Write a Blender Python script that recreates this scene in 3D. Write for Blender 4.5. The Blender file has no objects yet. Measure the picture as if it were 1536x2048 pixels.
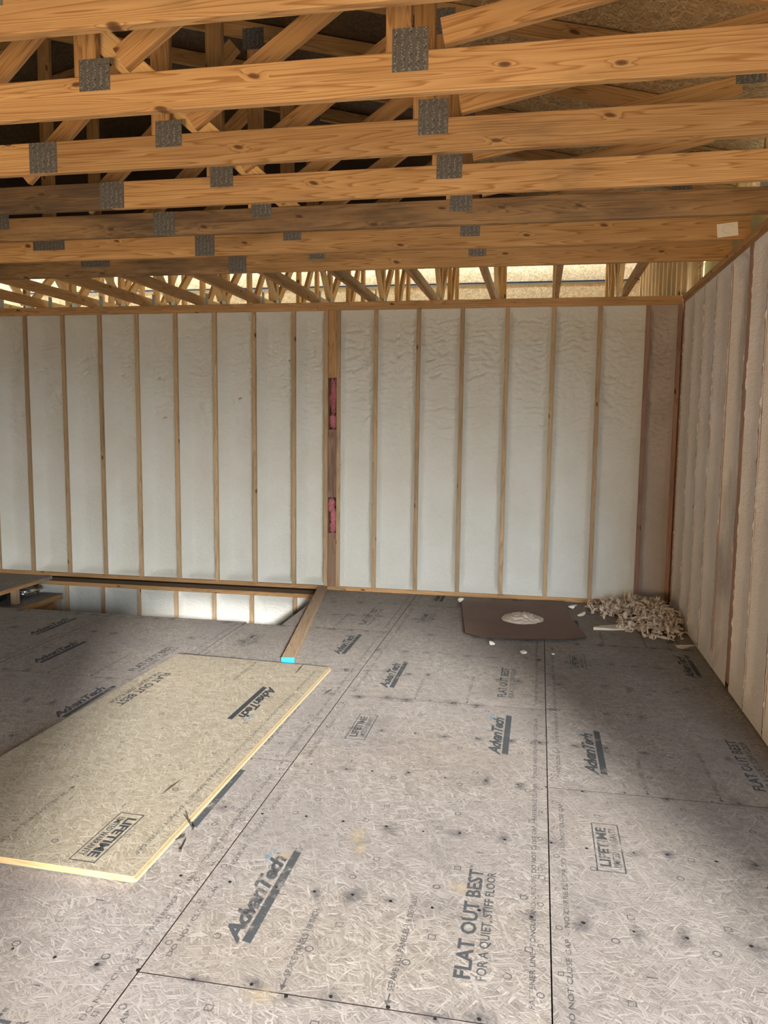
import bpy, bmesh, math, random
from mathutils import Vector, Matrix, noise

S = bpy.context.scene
COL = S.collection

# ------------------------------------------------------------------ camera
def look_axes(yaw, pitch, roll):
    cy, sy, cp, sp = math.cos(yaw), math.sin(yaw), math.cos(pitch), math.sin(pitch)
    f = Vector((-sy*cp, cy*cp, -sp)); r = Vector((cy, sy, 0)); u = r.cross(f)
    cr, sr = math.cos(roll), math.sin(roll)
    return cr*r + sr*u, -sr*r + cr*u, f

CAM_H = 1.5936
rx, ux, fx = look_axes(0.1908, 0.1073, 0.0109)
cam = bpy.data.objects.new('camera', bpy.data.cameras.new('camera'))
COL.objects.link(cam)
cam.data.sensor_fit = 'HORIZONTAL'
cam.data.sensor_width = 36.0
cam.data.lens = 36.0*1594.8/1536.0
cam.data.clip_start = 0.05
M = Matrix.Identity(4)
for i in range(3):
    M[i][0], M[i][1], M[i][2] = rx[i], ux[i], -fx[i]
M[2][3] = CAM_H
cam.matrix_world = M
S.camera = cam

# ------------------------------------------------------------------ world, daylight, exposure
world = bpy.data.worlds.new('sky'); S.world = world
world.use_nodes = True
wn = world.node_tree; wn.nodes.clear()
wo = wn.nodes.new('ShaderNodeOutputWorld'); wb = wn.nodes.new('ShaderNodeBackground')
ws = wn.nodes.new('ShaderNodeTexSky'); ws.sky_type = 'NISHITA'
ws.sun_disc = False; ws.sun_elevation = math.radians(38); ws.sun_rotation = math.radians(150)
ws.air_density = 1.0; ws.dust_density = 3.5; ws.ozone_density = 1.0
wm = wn.nodes.new('ShaderNodeMix'); wm.data_type = 'RGBA'
wm.inputs[0].default_value = 0.62                       # hazy, mostly white sky
wm.inputs[7].default_value = (0.40, 0.76, 1.12, 1)
sc_ = wn.nodes.new('ShaderNodeVectorMath'); sc_.operation = 'SCALE'; sc_.inputs[3].default_value = 0.14
wn.links.new(ws.outputs[0], sc_.inputs[0]); wn.links.new(sc_.outputs[0], wm.inputs[6])
wn.links.new(wm.outputs[2], wb.inputs[0]); wn.links.new(wb.outputs[0], wo.inputs[0])
wb.inputs[1].default_value = 50.0

sun_l = bpy.data.lights.new('hazy_sun', 'SUN'); sun_l.energy = 21.0; sun_l.angle = math.radians(5.0); sun_l.color = (1.0, 0.97, 0.93)
sun = bpy.data.objects.new('hazy_sun', sun_l); COL.objects.link(sun)
sun.rotation_euler = Vector((-0.40, 1.0, -0.284)).to_track_quat('-Z', 'Y').to_euler()

wl = bpy.data.lights.new('warm_fill', 'AREA'); wl.shape = 'RECTANGLE'; wl.size = 2.4; wl.size_y = 0.7
wl.energy = 205.0; wl.color = (1.0, 0.70, 0.41)          # added warm fill, unseen, low behind the camera, tilted up at the framing
fill_lamp = bpy.data.objects.new('warm_fill', wl); COL.objects.link(fill_lamp)
fill_lamp.location = (-2.2, -1.7, 0.7)
fill_lamp.rotation_euler = Vector((0.25, 1.0, 0.42)).to_track_quat('-Z', 'Y').to_euler()

S.view_settings.view_transform = 'Standard'
S.view_settings.look = 'None'
S.view_settings.gamma = 1.0
S.view_settings.use_curve_mapping = False
S.view_settings.exposure = -0.17
S.cycles.max_bounces = 8
S.cycles.diffuse_bounces = 5
S.cycles.adaptive_threshold = 0.03
S.cycles.transparent_max_bounces = 16
S.cycles.sample_clamp_indirect = 6.0

def portal(name, loc, rot, sx, sy):                      # sampling aid for the sky seen through a real opening
    l = bpy.data.lights.new(name, 'AREA'); l.shape = 'RECTANGLE'; l.size = sx; l.size_y = sy
    l.cycles.is_portal = True
    o = bpy.data.objects.new(name, l); COL.objects.link(o)
    o.location = loc; o.rotation_euler = rot
    return o

XR, YB, XL, YR = 1.184, 7.412, -8.2, -2.2                # inner faces: right, back, left, rear
XE, YJ = 5.4, 3.35                                       # the room widens to the right behind the camera
ZT = 2.745
DOOR = dict(x0=0.12, x1=2.75, z0=0.0, z1=2.34)            # wide door opening behind and right of the camera
RO = dict(x0=-6.6, x1=-5.6, z0=0.8, z1=2.1)              # window opening far left in the rear wall
portal('door_portal', ((DOOR['x0']+DOOR['x1'])/2, YR-0.15, (DOOR['z0']+DOOR['z1'])/2), (math.pi/2, 0, 0),
       DOOR['x1']-DOOR['x0'], DOOR['z1']-DOOR['z0'])
portal('rear_portal', ((RO['x0']+RO['x1'])/2, YR-0.15, (RO['z0']+RO['z1'])/2), (math.pi/2, 0, 0),
       RO['x1']-RO['x0'], RO['z1']-RO['z0'])
portal('attic_portal', (-3.6, 11.48, 4.5), (0, 0, 0), 10.4, 0.26)

# ------------------------------------------------------------------ material helpers
class G:
    def __init__(s, name):
        s.m = bpy.data.materials.new(name); s.m.use_nodes = True
        s.t = s.m.node_tree; s.t.nodes.clear()
        s.out = s.t.nodes.new('ShaderNodeOutputMaterial')
        s.b = s.t.nodes.new('ShaderNodeBsdfPrincipled')
        s.t.links.new(s.b.outputs[0], s.out.inputs[0])
        s.b.inputs['Roughness'].default_value = 0.75
        s.b.inputs['Specular IOR Level'].default_value = 0.25
    def put(s, sock, v):
        if hasattr(v, 'is_output') or isinstance(v, bpy.types.NodeSocket): s.t.links.new(v, sock)
        elif isinstance(v, (tuple, list)) and sock.type == 'RGBA' and len(v) == 3: sock.default_value = (*v, 1)
        else: sock.default_value = v
    def n(s, typ, ins=None, **props):
        nd = s.t.nodes.new('ShaderNode'+typ)
        for k, v in props.items(): setattr(nd, k, v)
        for k, v in (ins or {}).items(): s.put(nd.inputs[k], v)
        return nd
    def math(s, op, a, b=0.0, c=0.0, clamp=False):
        nd = s.n('Math', {0: a, 1: b, 2: c}, operation=op); nd.use_clamp = clamp
        return nd.outputs[0]
    def vec(s, op, a, b=(0, 0, 0)):
        return s.n('VectorMath', {0: a, 1: b}, operation=op).outputs[0]
    def coords(s, scale=(1, 1, 1), rot=(0, 0, 0), rand=37.0):
        tc = s.n('TexCoord').outputs['Object']
        if rand:
            r = s.n('ObjectInfo').outputs['Random']
            tc = s.vec('ADD', tc, s.n('CombineXYZ', {0: s.math('MULTIPLY', r, rand), 1: s.math('MULTIPLY', r, rand*1.7), 2: s.math('MULTIPLY', r, rand*0.6)}).outputs[0])
        return s.n('Mapping', {'Vector': tc, 'Scale': scale, 'Rotation': rot}).outputs[0]
    def noise(s, v, scale=1.0, detail=3.0, rough=0.55, dist=0.0, out=0):
        return s.n('TexNoise', {'Vector': v, 'Scale': scale, 'Detail': detail, 'Roughness': rough, 'Distortion': dist}).outputs[out]
    def ramp(s, f, *stops):
        nd = s.n('ValToRGB', {0: f}); cr = nd.color_ramp
        while len(cr.elements) < len(stops): cr.elements.new(0.5)
        for e, (p, c) in zip(cr.elements, stops):
            e.position = p; e.color = (c, c, c, 1) if isinstance(c, (int, float)) else (*c, 1)
        return nd.outputs[0]
    def mix(s, f, a, b, blend='MIX'):
        nd = s.t.nodes.new('ShaderNodeMix'); nd.data_type = 'RGBA'; nd.blend_type = blend
        s.put(nd.inputs[0], f); s.put(nd.inputs[6], a); s.put(nd.inputs[7], b)
        return nd.outputs[2]
    def bump(s, h, strength=0.3, dist=0.01):
        s.t.links.new(s.n('Bump', {'Height': h, 'Strength': strength, 'Distance': dist}).outputs[0], s.b.inputs['Normal'])
    def color(s, c): s.put(s.b.inputs['Base Color'], c)

def flat(name, c, rough=0.7, metal=0.0):
    g = G(name); g.color(c); g.b.inputs['Roughness'].default_value = rough; g.b.inputs['Metallic'].default_value = metal
    return g.m

def lumber(name, light, dark, stain=0.0, knots=True, bright=0.35, stain_col=(0.055, 0.045, 0.035)):
    g = G(name)
    v = g.coords()
    r = g.n('ObjectInfo').outputs['Random']
    sep = g.n('SeparateXYZ', {0: v})
    xz = g.n('CombineXYZ', {0: g.math('MULTIPLY', sep.outputs[0], 2.6), 1: g.math('MULTIPLY', g.math('ADD', sep.outputs[2], g.math('MULTIPLY', sep.outputs[0], 0.12)), 6.5), 2: 0.0}).outputs[0]
    wob = g.noise(g.vec('MULTIPLY', v, (1.2, 4, 4)), 1.0, 2, out=1)
    kd = g.n('TexVoronoi', {'Vector': g.vec('ADD', xz, g.vec('MULTIPLY', wob, (0.35, 0.5, 0))), 'Scale': 1.0, 'Randomness': 1.0}, voronoi_dimensions='2D')
    knot = g.ramp(kd.outputs['Distance'], (0.0, 1.0), (0.045, 0.85), (0.075, 0.0))
    keep = g.math('GREATER_THAN', g.n('SeparateColor', {0: kd.outputs['Color']}).outputs[0], 0.52)
    knot = g.math('MULTIPLY', knot, keep)
    halo = g.math('MULTIPLY', g.ramp(kd.outputs['Distance'], (0.0, 1.0), (0.17, 0.0)), keep)
    # growth rings: stretched along the board, bent round the knots
    wav = g.n('CombineXYZ', {0: g.math('MULTIPLY', sep.outputs[0], 0.55), 1: g.math('MULTIPLY', sep.outputs[1], 9.0), 2: g.math('MULTIPLY', sep.outputs[2], 16.0)}).outputs[0]
    nz = g.noise(wav, 0.8, 2.5, 0.45)
    ph = g.math('ADD', g.math('MULTIPLY', nz, 22.0), g.math('MULTIPLY', halo, 1.4))
    ring = g.math('FRACT', ph)
    ring = g.ramp(ring, (0.0, 0.0), (0.62, 0.35), (0.88, 1.0), (1.0, 0.0))
    fine = g.noise(g.vec('MULTIPLY', v, (5, 150, 170)), 1.0, 3, 0.6)
    f = g.math('ADD', g.math('MULTIPLY', ring, 0.95), g.math('MULTIPLY', g.math('SUBTRACT', fine, 0.5), 0.55), clamp=True)
    c = g.mix(f, light, dark)
    blot = g.noise(g.vec('MULTIPLY', v, (0.9, 5, 6)), 1.3, 2)
    c = g.mix(g.ramp(blot, (0.35, 0.0), (0.7, bright)), c, tuple(0.62*a for a in dark))
    tone = g.math('ADD', g.math('MULTIPLY', r, 0.34), 0.83)
    c = g.mix(1.0, c, g.n('CombineColor', {0: tone, 1: tone, 2: g.math('MULTIPLY', tone, 0.98)}).outputs[0], 'MULTIPLY')
    if knots: c = g.mix(g.math('MULTIPLY', knot, 0.92), c, (0.085, 0.030, 0.012))
    if stain > 0:
        a = g.noise(g.vec('MULTIPLY', v, (1.1, 3, 5)), 1.0, 5, 0.65)
        b = g.noise(g.vec('MULTIPLY', v, (2.5, 30, 40)), 1.0, 4, 0.7)
        sm = g.math('MULTIPLY', g.ramp(a, (0.62-0.32*stain, 0.0), (0.85-0.3*stain, 1.0)), g.ramp(b, (0.3, 0.45), (0.6, 1.0)))
        c = g.mix(g.math('MULTIPLY', sm, 0.8), c, stain_col)
    g.color(c); g.bump(f, 0.15, 0.002)
    g.b.inputs['Roughness'].default_value = 0.65
    return g.m

PINE_L, PINE_D = (0.61, 0.36, 0.155), (0.34, 0.16, 0.05)
M_CHORD = lumber('pine_chord', PINE_L, PINE_D, 0.12)
M_CHORD_STAIN = lumber('pine_chord_mould_stained', (0.46, 0.28, 0.13), (0.25, 0.125, 0.048), 0.8)
M_CHORD_DARK = lumber('pine_chord_darkened', (0.30, 0.18, 0.085), (0.15, 0.075, 0.03), 0.9)
M_WEB = lumber('pine_web', (0.56, 0.325, 0.135), (0.32, 0.15, 0.05), 0.15)
M_FRESH = lumber('pale_fresh_cut_pine', (0.66, 0.44, 0.20), (0.46, 0.26, 0.10), 0.0, False, 0.15)
M_STUD = lumber('pine_stud', (0.50, 0.355, 0.215), (0.33, 0.21, 0.115), 0.2)
M_STUD_PINK = lumber('foam_smeared_pink_stud', (0.42, 0.26, 0.20), (0.27, 0.15, 0.11), 0.15)
M_PLATE = lumber('pine_plate', (0.50, 0.30, 0.14), (0.31, 0.155, 0.06), 0.2)
M_PLANK = lumber('worn_plank', (0.43, 0.31, 0.21), (0.31, 0.205, 0.125), 0.1, False, 0.2)
M_BACKBOARD = lumber('weathered_backer_board', (0.31, 0.20, 0.135), (0.17, 0.095, 0.06), 0.5)
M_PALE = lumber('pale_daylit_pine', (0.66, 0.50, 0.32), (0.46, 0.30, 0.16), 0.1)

def osb(name, cols, grime, weather=0.5, contrast=1.0, bump=0.35, rot=(0, 0, 0)):
    g = G(name)
    v = g.coords(rot=rot)
    warp = g.noise(v, 9.0, 2, out=1)
    vw = g.vec('ADD', v, g.vec('MULTIPLY', g.vec('SUBTRACT', warp, (0.5, 0.5, 0.5)), (0.03, 0.03, 0.0)))
    best_h = None
    for k, (ang, sx, sy) in enumerate(((0.35, 20, 150), (1.25, 17, 130), (2.1, 22, 165), (2.85, 16, 120), (0.8, 26, 190))):
        vr = g.n('Mapping', {'Vector': vw, 'Rotation': (0, 0, ang)}).outputs[0]
        vv = g.n('Mapping', {'Vector': vr, 'Scale': (sx, sy, 1), 'Location': (k*7.3, k*3.1, 0)}).outputs[0]
        vo = g.n('TexVoronoi', {'Vector': vv, 'Scale': 1.0, 'Randomness': 1.0}, voronoi_dimensions='2D')
        sc = g.n('SeparateColor', {0: vo.outputs['Color']})
        h = g.math('SUBTRACT', sc.outputs[0], g.math('MULTIPLY', vo.outputs['Distance'], 0.55))
        grain = g.noise(g.vec('MULTIPLY', vv, (0.25, 3.5, 1)), 1.0, 2)
        val = g.math('ADD', g.math('MULTIPLY', sc.outputs[1], 0.72), g.math('MULTIPLY', grain, 0.28))
        if best_h is None: best_h, best_v = h, val
        else:
            gt = g.math('GREATER_THAN', h, best_h)
            best_v = g.n('Mix', {0: gt, 2: best_v, 3: val}).outputs[0]
            best_h = g.math('MAXIMUM', h, best_h)
    lo, hi = 0.5-0.42/contrast, 0.5+0.42/contrast
    c = g.ramp(best_v, (max(0, lo), cols[0]), (0.4, cols[1]), (0.62, cols[2]), (min(1, hi), cols[3]))
    # weathering
    big = g.noise(v, 1.7, 4, 0.6)
    c = g.mix(g.math('MULTIPLY', g.ramp(big, (0.38, 0.0), (0.66, 1.0)), weather), c, grime)
    tone = g.noise(v, 0.9, 2)
    c = g.mix(g.ramp(tone, (0.45, 0.0), (0.65, 0.35*weather)), c, g.mix(1.0, c, (1.0, 0.88, 0.68), 'MULTIPLY'))
    gaps = g.ramp(best_h, (0.35, 1.0), (0.52, 0.0))
    c = g.mix(g.math('MULTIPLY', gaps, 0.35), c, tuple(0.35*a for a in cols[0]))
    g.color(c)
    g.bump(g.math('ADD', g.math('MULTIPLY', best_h, 0.7), g.math('MULTIPLY', best_v, 0.6)), bump, 0.004)
    g.b.inputs['Roughness'].default_value = 0.8
    return g.m

M_FLOOR = osb('weathered_osb_floor', ((0.175, 0.155, 0.135), (0.255, 0.23, 0.205), (0.29, 0.265, 0.24), (0.395, 0.37, 0.345)), (0.225, 0.205, 0.195), 0.65, 0.95)
M_LOOSE = osb('clean_osb_sheet', ((0.215, 0.18, 0.125), (0.285, 0.25, 0.185), (0.315, 0.28, 0.215), (0.40, 0.365, 0.30)), (0.255, 0.225, 0.175), 0.25, 0.95)
M_ROOF = osb('roof_osb', ((0.26, 0.15, 0.06), (0.40, 0.26, 0.12), (0.47, 0.32, 0.155), (0.64, 0.47, 0.26)), (0.34, 0.21, 0.09), 0.3, 1.2)
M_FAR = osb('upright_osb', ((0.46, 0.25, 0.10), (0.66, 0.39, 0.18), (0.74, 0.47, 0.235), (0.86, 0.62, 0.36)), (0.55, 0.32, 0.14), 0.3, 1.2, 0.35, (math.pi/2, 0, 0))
M_BOARD = osb('upright_wall_osb', ((0.26, 0.15, 0.06), (0.40, 0.26, 0.12), (0.47, 0.32, 0.155), (0.64, 0.47, 0.26)), (0.34, 0.21, 0.09), 0.3, 1.2, 0.35, (math.pi/2, 0, 0))
M_ROOF_SHADE = osb('shade_toned_roof_osb', ((0.05, 0.03, 0.014), (0.085, 0.052, 0.024), (0.11, 0.068, 0.032), (0.16, 0.105, 0.055)), (0.06, 0.036, 0.018), 0.5, 1.0)  # attic shade put into the colour of the inner and left roof panels
M_EDGE = lumber('osb_edge', (0.33, 0.215, 0.11), (0.23, 0.14, 0.065), 0.0, False)
M_TONGUE = flat('pale_osb_tongue', (0.36, 0.30, 0.18), 0.8)

def foam(name, col, col2, fine=1.0, smudge=None):
    g = G(name)
    v = g.coords()
    big = g.noise(v, 2.2, 3)
    c = g.mix(g.ramp(big, (0.35, 0.0), (0.7, 1.0)), col, col2)
    if smudge:
        sm = g.noise(g.vec('MULTIPLY', v, (3.0, 3.0, 0.9)), 1.0, 4, 0.6)
        c = g.mix(g.ramp(sm, (0.50, 0.0), (0.68, 0.62)), c, smudge)
    g.color(c)
    a = g.noise(g.vec('MULTIPLY', v, (1, 1, 1.7)), 34.0, 3, 0.5, 0.8)
    b = g.noise(v, 95.0, 2, 0.5)
    g.bump(g.math('ADD', a, g.math('MULTIPLY', b, 0.5)), 0.85*fine, 0.012)
    g.b.inputs['Roughness'].default_value = 0.62
    g.b.inputs['Specular IOR Level'].default_value = 0.3
    return g.m

M_FOAM = foam('cream_spray_foam', (0.655, 0.65, 0.60), (0.615, 0.60, 0.535))
M_FOAM_R = foam('dusty_pinkish_foam', (0.76, 0.74, 0.735), (0.68, 0.65, 0.64), 0.7)
M_FOAM_S = foam('smudged_foam', (0.75, 0.73, 0.72), (0.69, 0.66, 0.645), 0.7, (0.20, 0.185, 0.195))
M_FOAM_D = foam('dark_corner_foam', (0.46, 0.40, 0.355), (0.39, 0.33, 0.29), 0.7)  # darker, browner foam tone for the corner bay
M_SHAV = foam('foam_trimmings', (0.64, 0.55, 0.45), (0.54, 0.44, 0.34), 0.5)
M_BLOB = foam('white_foam_patty', (0.78, 0.70, 0.60), (0.66, 0.55, 0.45), 1.2)
M_WHITE = flat('white_foam_crumb', (0.80, 0.78, 0.72), 0.7)
M_PINK = foam('pink_fiberglass', (0.60, 0.21, 0.25), (0.40, 0.11, 0.14), 2.0)
M_CARD = None
g = G('brown_hardboard'); v = g.coords()
g.color(g.mix(g.ramp(g.noise(v, 3.0, 4), (0.35, 0.0), (0.7, 0.6)), (0.155, 0.078, 0.048), (0.115, 0.058, 0.038)))
g.b.inputs['Roughness'].default_value = 0.55
M_HARD = g.m
M_HARD_EDGE = flat('dark_board_edge', (0.035, 0.020, 0.014), 0.8)
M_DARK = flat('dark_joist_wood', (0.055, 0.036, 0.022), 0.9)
M_BLUE = flat('blue_painted_end', (0.008, 0.17, 0.30), 0.5)
M_NAIL = flat('dark_steel', (0.05, 0.047, 0.045), 0.45, 0.6)
M_PAPER = flat('white_card', (0.82, 0.78, 0.68), 0.6)
M_PENCIL = flat('faint_pencil', (0.50, 0.45, 0.36), 0.8)
M_FOIL = flat('silver_foil', (0.70, 0.73, 0.76), 0.22, 0.95)
M_BLACK = flat('black_plastic', (0.02, 0.02, 0.022), 0.5)
M_YELLOW = flat('yellow_foam_sheathing', (0.74, 0.66, 0.30), 0.7)
M_FLASH = flat('blue_black_flashing', (0.035, 0.04, 0.06), 0.4, 0.3)
M_GROUND = flat('dry_ground', (0.13, 0.105, 0.075), 0.95)

g = G('galvanised_truss_plate'); v = g.coords(rand=0)
sp = g.n('SeparateXYZ', {0: v})
fu = g.math('FRACT', g.math('ADD', g.math('MULTIPLY', sp.outputs[0], 1/0.0255), 40.5))
fw = g.math('FRACT', g.math('ADD', g.math('MULTIPLY', sp.outputs[2], 1/0.0105), g.math('MULTIPLY', g.math('FLOOR', g.math('MULTIPLY', sp.outputs[0], 1/0.0255)), 0.5)))
slot = g.math('MULTIPLY', g.math('LESS_THAN', g.math('ABSOLUTE', g.math('SUBTRACT', fu, 0.5)), 0.24), g.math('LESS_THAN', g.math('ABSOLUTE', g.math('SUBTRACT', fw, 0.5)), 0.2))
mott = g.noise(v, 60.0, 3)
pc = g.mix(g.ramp(mott, (0.3, 0.0), (0.7, 1.0)), (0.115, 0.108, 0.098), (0.175, 0.163, 0.145))
g.color(g.mix(slot, pc, g.mix(g.ramp(g.noise(v, 130.0, 1), (0.4, 0.0), (0.6, 1.0)), (0.045, 0.042, 0.04), (0.42, 0.40, 0.36))))
g.bump(slot, 0.6, 0.002); g.b.inputs['Metallic'].default_value = 0.35; g.b.inputs['Roughness'].default_value = 0.5
M_GUSSET = g.m
M_GUSSET_PALE = flat('blue_grey_truss_plate', (0.27, 0.29, 0.31), 0.45, 0.4)

def ink(name, col, lo, hi, top=1.0):
    g = G(name); v = g.coords(rand=11.0)
    g.color(col); g.b.inputs['Roughness'].default_value = 0.8
    tr = g.n('BsdfTransparent')
    a = g.noise(v, 26.0, 5, 0.7); b = g.noise(g.vec('MULTIPLY', v, (1, 1, 1)), 5.0, 2)
    f = g.math('ADD', g.math('MULTIPLY', a, 0.6), g.math('MULTIPLY', b, 0.4))
    ms = g.n('MixShader', {0: g.ramp(f, (lo, 0.0), (hi, top))})
    g.t.links.new(tr.outputs[0], ms.inputs[1]); g.t.links.new(g.b.outputs[0], ms.inputs[2])
    g.t.links.new(ms.outputs[0], g.out.inputs[0])
    return g.m
M_INK = ink('worn_black_ink', (0.060, 0.068, 0.074), 0.34, 0.50, 0.85)
M_INK_FINE = ink('faint_black_ink', (0.075, 0.075, 0.08), 0.36, 0.52, 0.8)
M_INK_FRESH = ink('fresh_black_ink', (0.035, 0.038, 0.042), 0.24, 0.36, 0.95)
M_INK_BLUE = ink('faded_blue_ink', (0.12, 0.29, 0.40), 0.40, 0.58, 0.55)

g = G('nail_smudge')                                     # soft round stain round a nail head, worn into the wood
v = g.n('TexCoord').outputs['Generated']
at = g.n('Attribute', attribute_name='soft')
g.color((0.07, 0.07, 0.085))
tr = g.n('BsdfTransparent')
ns = g.noise(g.n('TexCoord').outputs['Object'], 45.0, 4, 0.7)
ms = g.n('MixShader', {0: g.math('MULTIPLY', g.math('POWER', at.outputs['Fac'], 0.9), g.ramp(ns, (0.3, 0.15), (0.65, 0.85)))})
g.t.links.new(tr.outputs[0], ms.inputs[1]); g.t.links.new(g.b.outputs[0], ms.inputs[2]); g.t.links.new(ms.outputs[0], g.out.inputs[0])
M_SMUDGE = g.m
g = G('raw_scuff')                                     
v = g.n('TexCoord').outputs['Generated']
at = g.n('Attribute', attribute_name='soft')
g.color((0.50, 0.41, 0.27))
tr = g.n('BsdfTransparent')
ns = g.noise(g.n('TexCoord').outputs['Object'], 45.0, 4, 0.7)
ms = g.n('MixShader', {0: g.math('MULTIPLY', g.math('POWER', at.outputs['Fac'], 0.9), g.ramp(ns, (0.3, 0.15), (0.65, 0.85)))})
g.t.links.new(tr.outputs[0], ms.inputs[1]); g.t.links.new(g.b.outputs[0], ms.inputs[2]); g.t.links.new(ms.outputs[0], g.out.inputs[0])
M_SCUFF = g.m

# ------------------------------------------------------------------ object helpers
BASE = {}
def put(o, parent, mw):
    if parent is not None:
        o.parent = parent
        o.matrix_basis = BASE[parent.name].inverted() @ mw
    else:
        o.matrix_basis = mw
    BASE[o.name] = mw.copy()
    return o
def empty(name, loc=(0, 0, 0), rotz=0.0):
    o = bpy.data.objects.new(name, None); COL.objects.link(o); o.empty_display_size = 0.1
    return put(o, None, Matrix.Translation(loc) @ Matrix.Rotation(rotz, 4, 'Z'))
def struct(o): o['kind'] = 'structure'; return o
def thing(o, label, cat, group=None):
    o['label'] = label; o['category'] = cat
    if group: o['group'] = group
    return o
def mesh_obj(name, me, parent=None, mw=None, mat=None):
    o = bpy.data.objects.new(name, me); COL.objects.link(o)
    if mat is not None and not me.materials: me.materials.append(mat)
    return put(o, parent, mw or Matrix.Identity(4))
def pydata(name, vs, fs, mat=None, smooth=False):
    me = bpy.data.meshes.new(name); me.from_pydata(vs, [], fs); me.update()
    if mat: me.materials.append(mat)
    if smooth: me.polygons.foreach_set('use_smooth', [True]*len(me.polygons))
    return me
def board_mesh(L, t, h, mat, ch=0.0025, cut0=0.0, cut1=0.0):
    """board along +x from 0 to L, thickness t in y, height h in z (centred), long edges eased; cut = x shift of the upper edge at the ends"""
    a, b = t/2, h/2
    sec = [(-a+ch, -b), (a-ch, -b), (a, -b+ch), (a, b-ch), (a-ch, b), (-a+ch, b), (-a, b-ch), (-a, -b+ch)]
    vs = [(cut0*(z/h+0.5), y, z) for y, z in sec] + [(L+cut1*(z/h+0.5), y, z) for y, z in sec]
    fs = [tuple(range(7, -1, -1)), tuple(range(8, 16))] + [(i, (i+1) % 8, 8+(i+1) % 8, 8+i) for i in range(8)]
    fs = [f[::-1] for f in fs] if False else fs
    return pydata('board', vs, fs, mat)
def frame(p0, p1, up=(0, 0, 1)):
    x = (Vector(p1)-Vector(p0)).normalized(); y = Vector(up).cross(x).normalized(); z = x.cross(y)
    m = Matrix.Identity(4)
    for i in range(3): m[i][0], m[i][1], m[i][2], m[i][3] = x[i], y[i], z[i], p0[i]
    return m
def beam(name, parent, p0, p1, t, h, mat, up=(0, 0, 1), cut0=0.0, cut1=0.0):
    L = (Vector(p1)-Vector(p0)).length
    return mesh_obj(name, board_mesh(L, t, h, mat, cut0=cut0, cut1=cut1), parent, frame(p0, p1, up))
def box(name, parent, x0, x1, y0, y1, z0, z1, mat, ch=0.0):
    hx, hy, hz = (x1-x0)/2, (y1-y0)/2, (z1-z0)/2
    vs = [(sx*hx, sy*hy, sz*hz) for sx in (-1, 1) for sy in (-1, 1) for sz in (-1, 1)]
    fs = [(0, 1, 3, 2), (4, 6, 7, 5), (0, 4, 5, 1), (2, 3, 7, 6), (0, 2, 6, 4), (1, 5, 7, 3)]
    return mesh_obj(name, pydata('block', vs, fs, mat), parent, Matrix.Translation(((x0+x1)/2, (y0+y1)/2, (z0+z1)/2)))
def sstep(a, b, x):
    t = min(1.0, max(0.0, (x-a)/(b-a))); return t*t*(3-2*t)
rnd = random.Random(7)

# ================================================================== SETTING: ground, floor
gnd = struct(box('ground', None, -300, 300, -300, 300, -3.1, -3.0, M_GROUND))

# --- lettering, made once and shared by all the panels
def text_mesh(txt, size, bold=0.0, shear=0.0, spacing=1.0, xscale=1.0):
    cu = bpy.data.curves.new('lettering', 'FONT'); cu.body = txt; cu.size = size
    cu.offset = bold; cu.shear = shear; cu.space_character = spacing; cu.resolution_u = 2
    o = bpy.data.objects.new('lettering', cu); COL.objects.link(o)
    bpy.context.view_layer.update()
    me = bpy.data.meshes.new_from_object(o.evaluated_get(bpy.context.evaluated_depsgraph_get()))
    bpy.data.objects.remove(o); bpy.data.curves.remove(cu)
    vs = [(v.co.x*xscale, v.co.y, 0.0) for v in me.vertices]; fs = [tuple(p.vertices) for p in me.polygons]
    bpy.data.meshes.remove(me)
    return vs, fs
def fit(vf, length, height, at=(0, 0)):
    vs, fs = vf
    xs = [v[0] for v in vs]; ys = [v[1] for v in vs]
    sx = length/(max(xs)-min(xs)); sy = height/(max(ys)-min(ys)); x0, y0 = min(xs), min(ys)
    return [((v[0]-x0)*sx+at[0], (v[1]-y0)*sy+at[1], 0.0) for v in vs], fs
def quad(x0, y0, x1, y1, skew=0.0):
    return [(x0, y0, 0), (x1, y0, 0), (x1+skew, y1, 0), (x0+skew, y1, 0)], [(0, 1, 2, 3)]
def ringp(cx, cy, r, w, n=10, sq=False):
    if sq: ang = [math.pi/4+k*math.pi/2 for k in range(4)]
    else: ang = [2*math.pi*k/n for k in range(n)]
    m = len(ang)
    vs = [(cx+rr*math.cos(a), cy+rr*math.sin(a), 0) for rr in (r, r-w) for a in ang]
    return vs, [(k, (k+1) % m, m+(k+1) % m, m+k) for k in range(m)]
def join(parts):
    V, F = [], []
    for vs, fs in parts:
        o = len(V); V += vs; F += [tuple(i+o for i in f) for f in fs]
    return V, F
def ink_mesh(name, vf, mat, along=True):
    """lettering drawn with x to the right and y up, turned so it reads towards +Y (away from the camera)"""
    vs, fs = vf
    if along: vs = [(-y, x, z) for x, y, z in vs]
    return pydata(name, vs, fs, mat)

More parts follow.
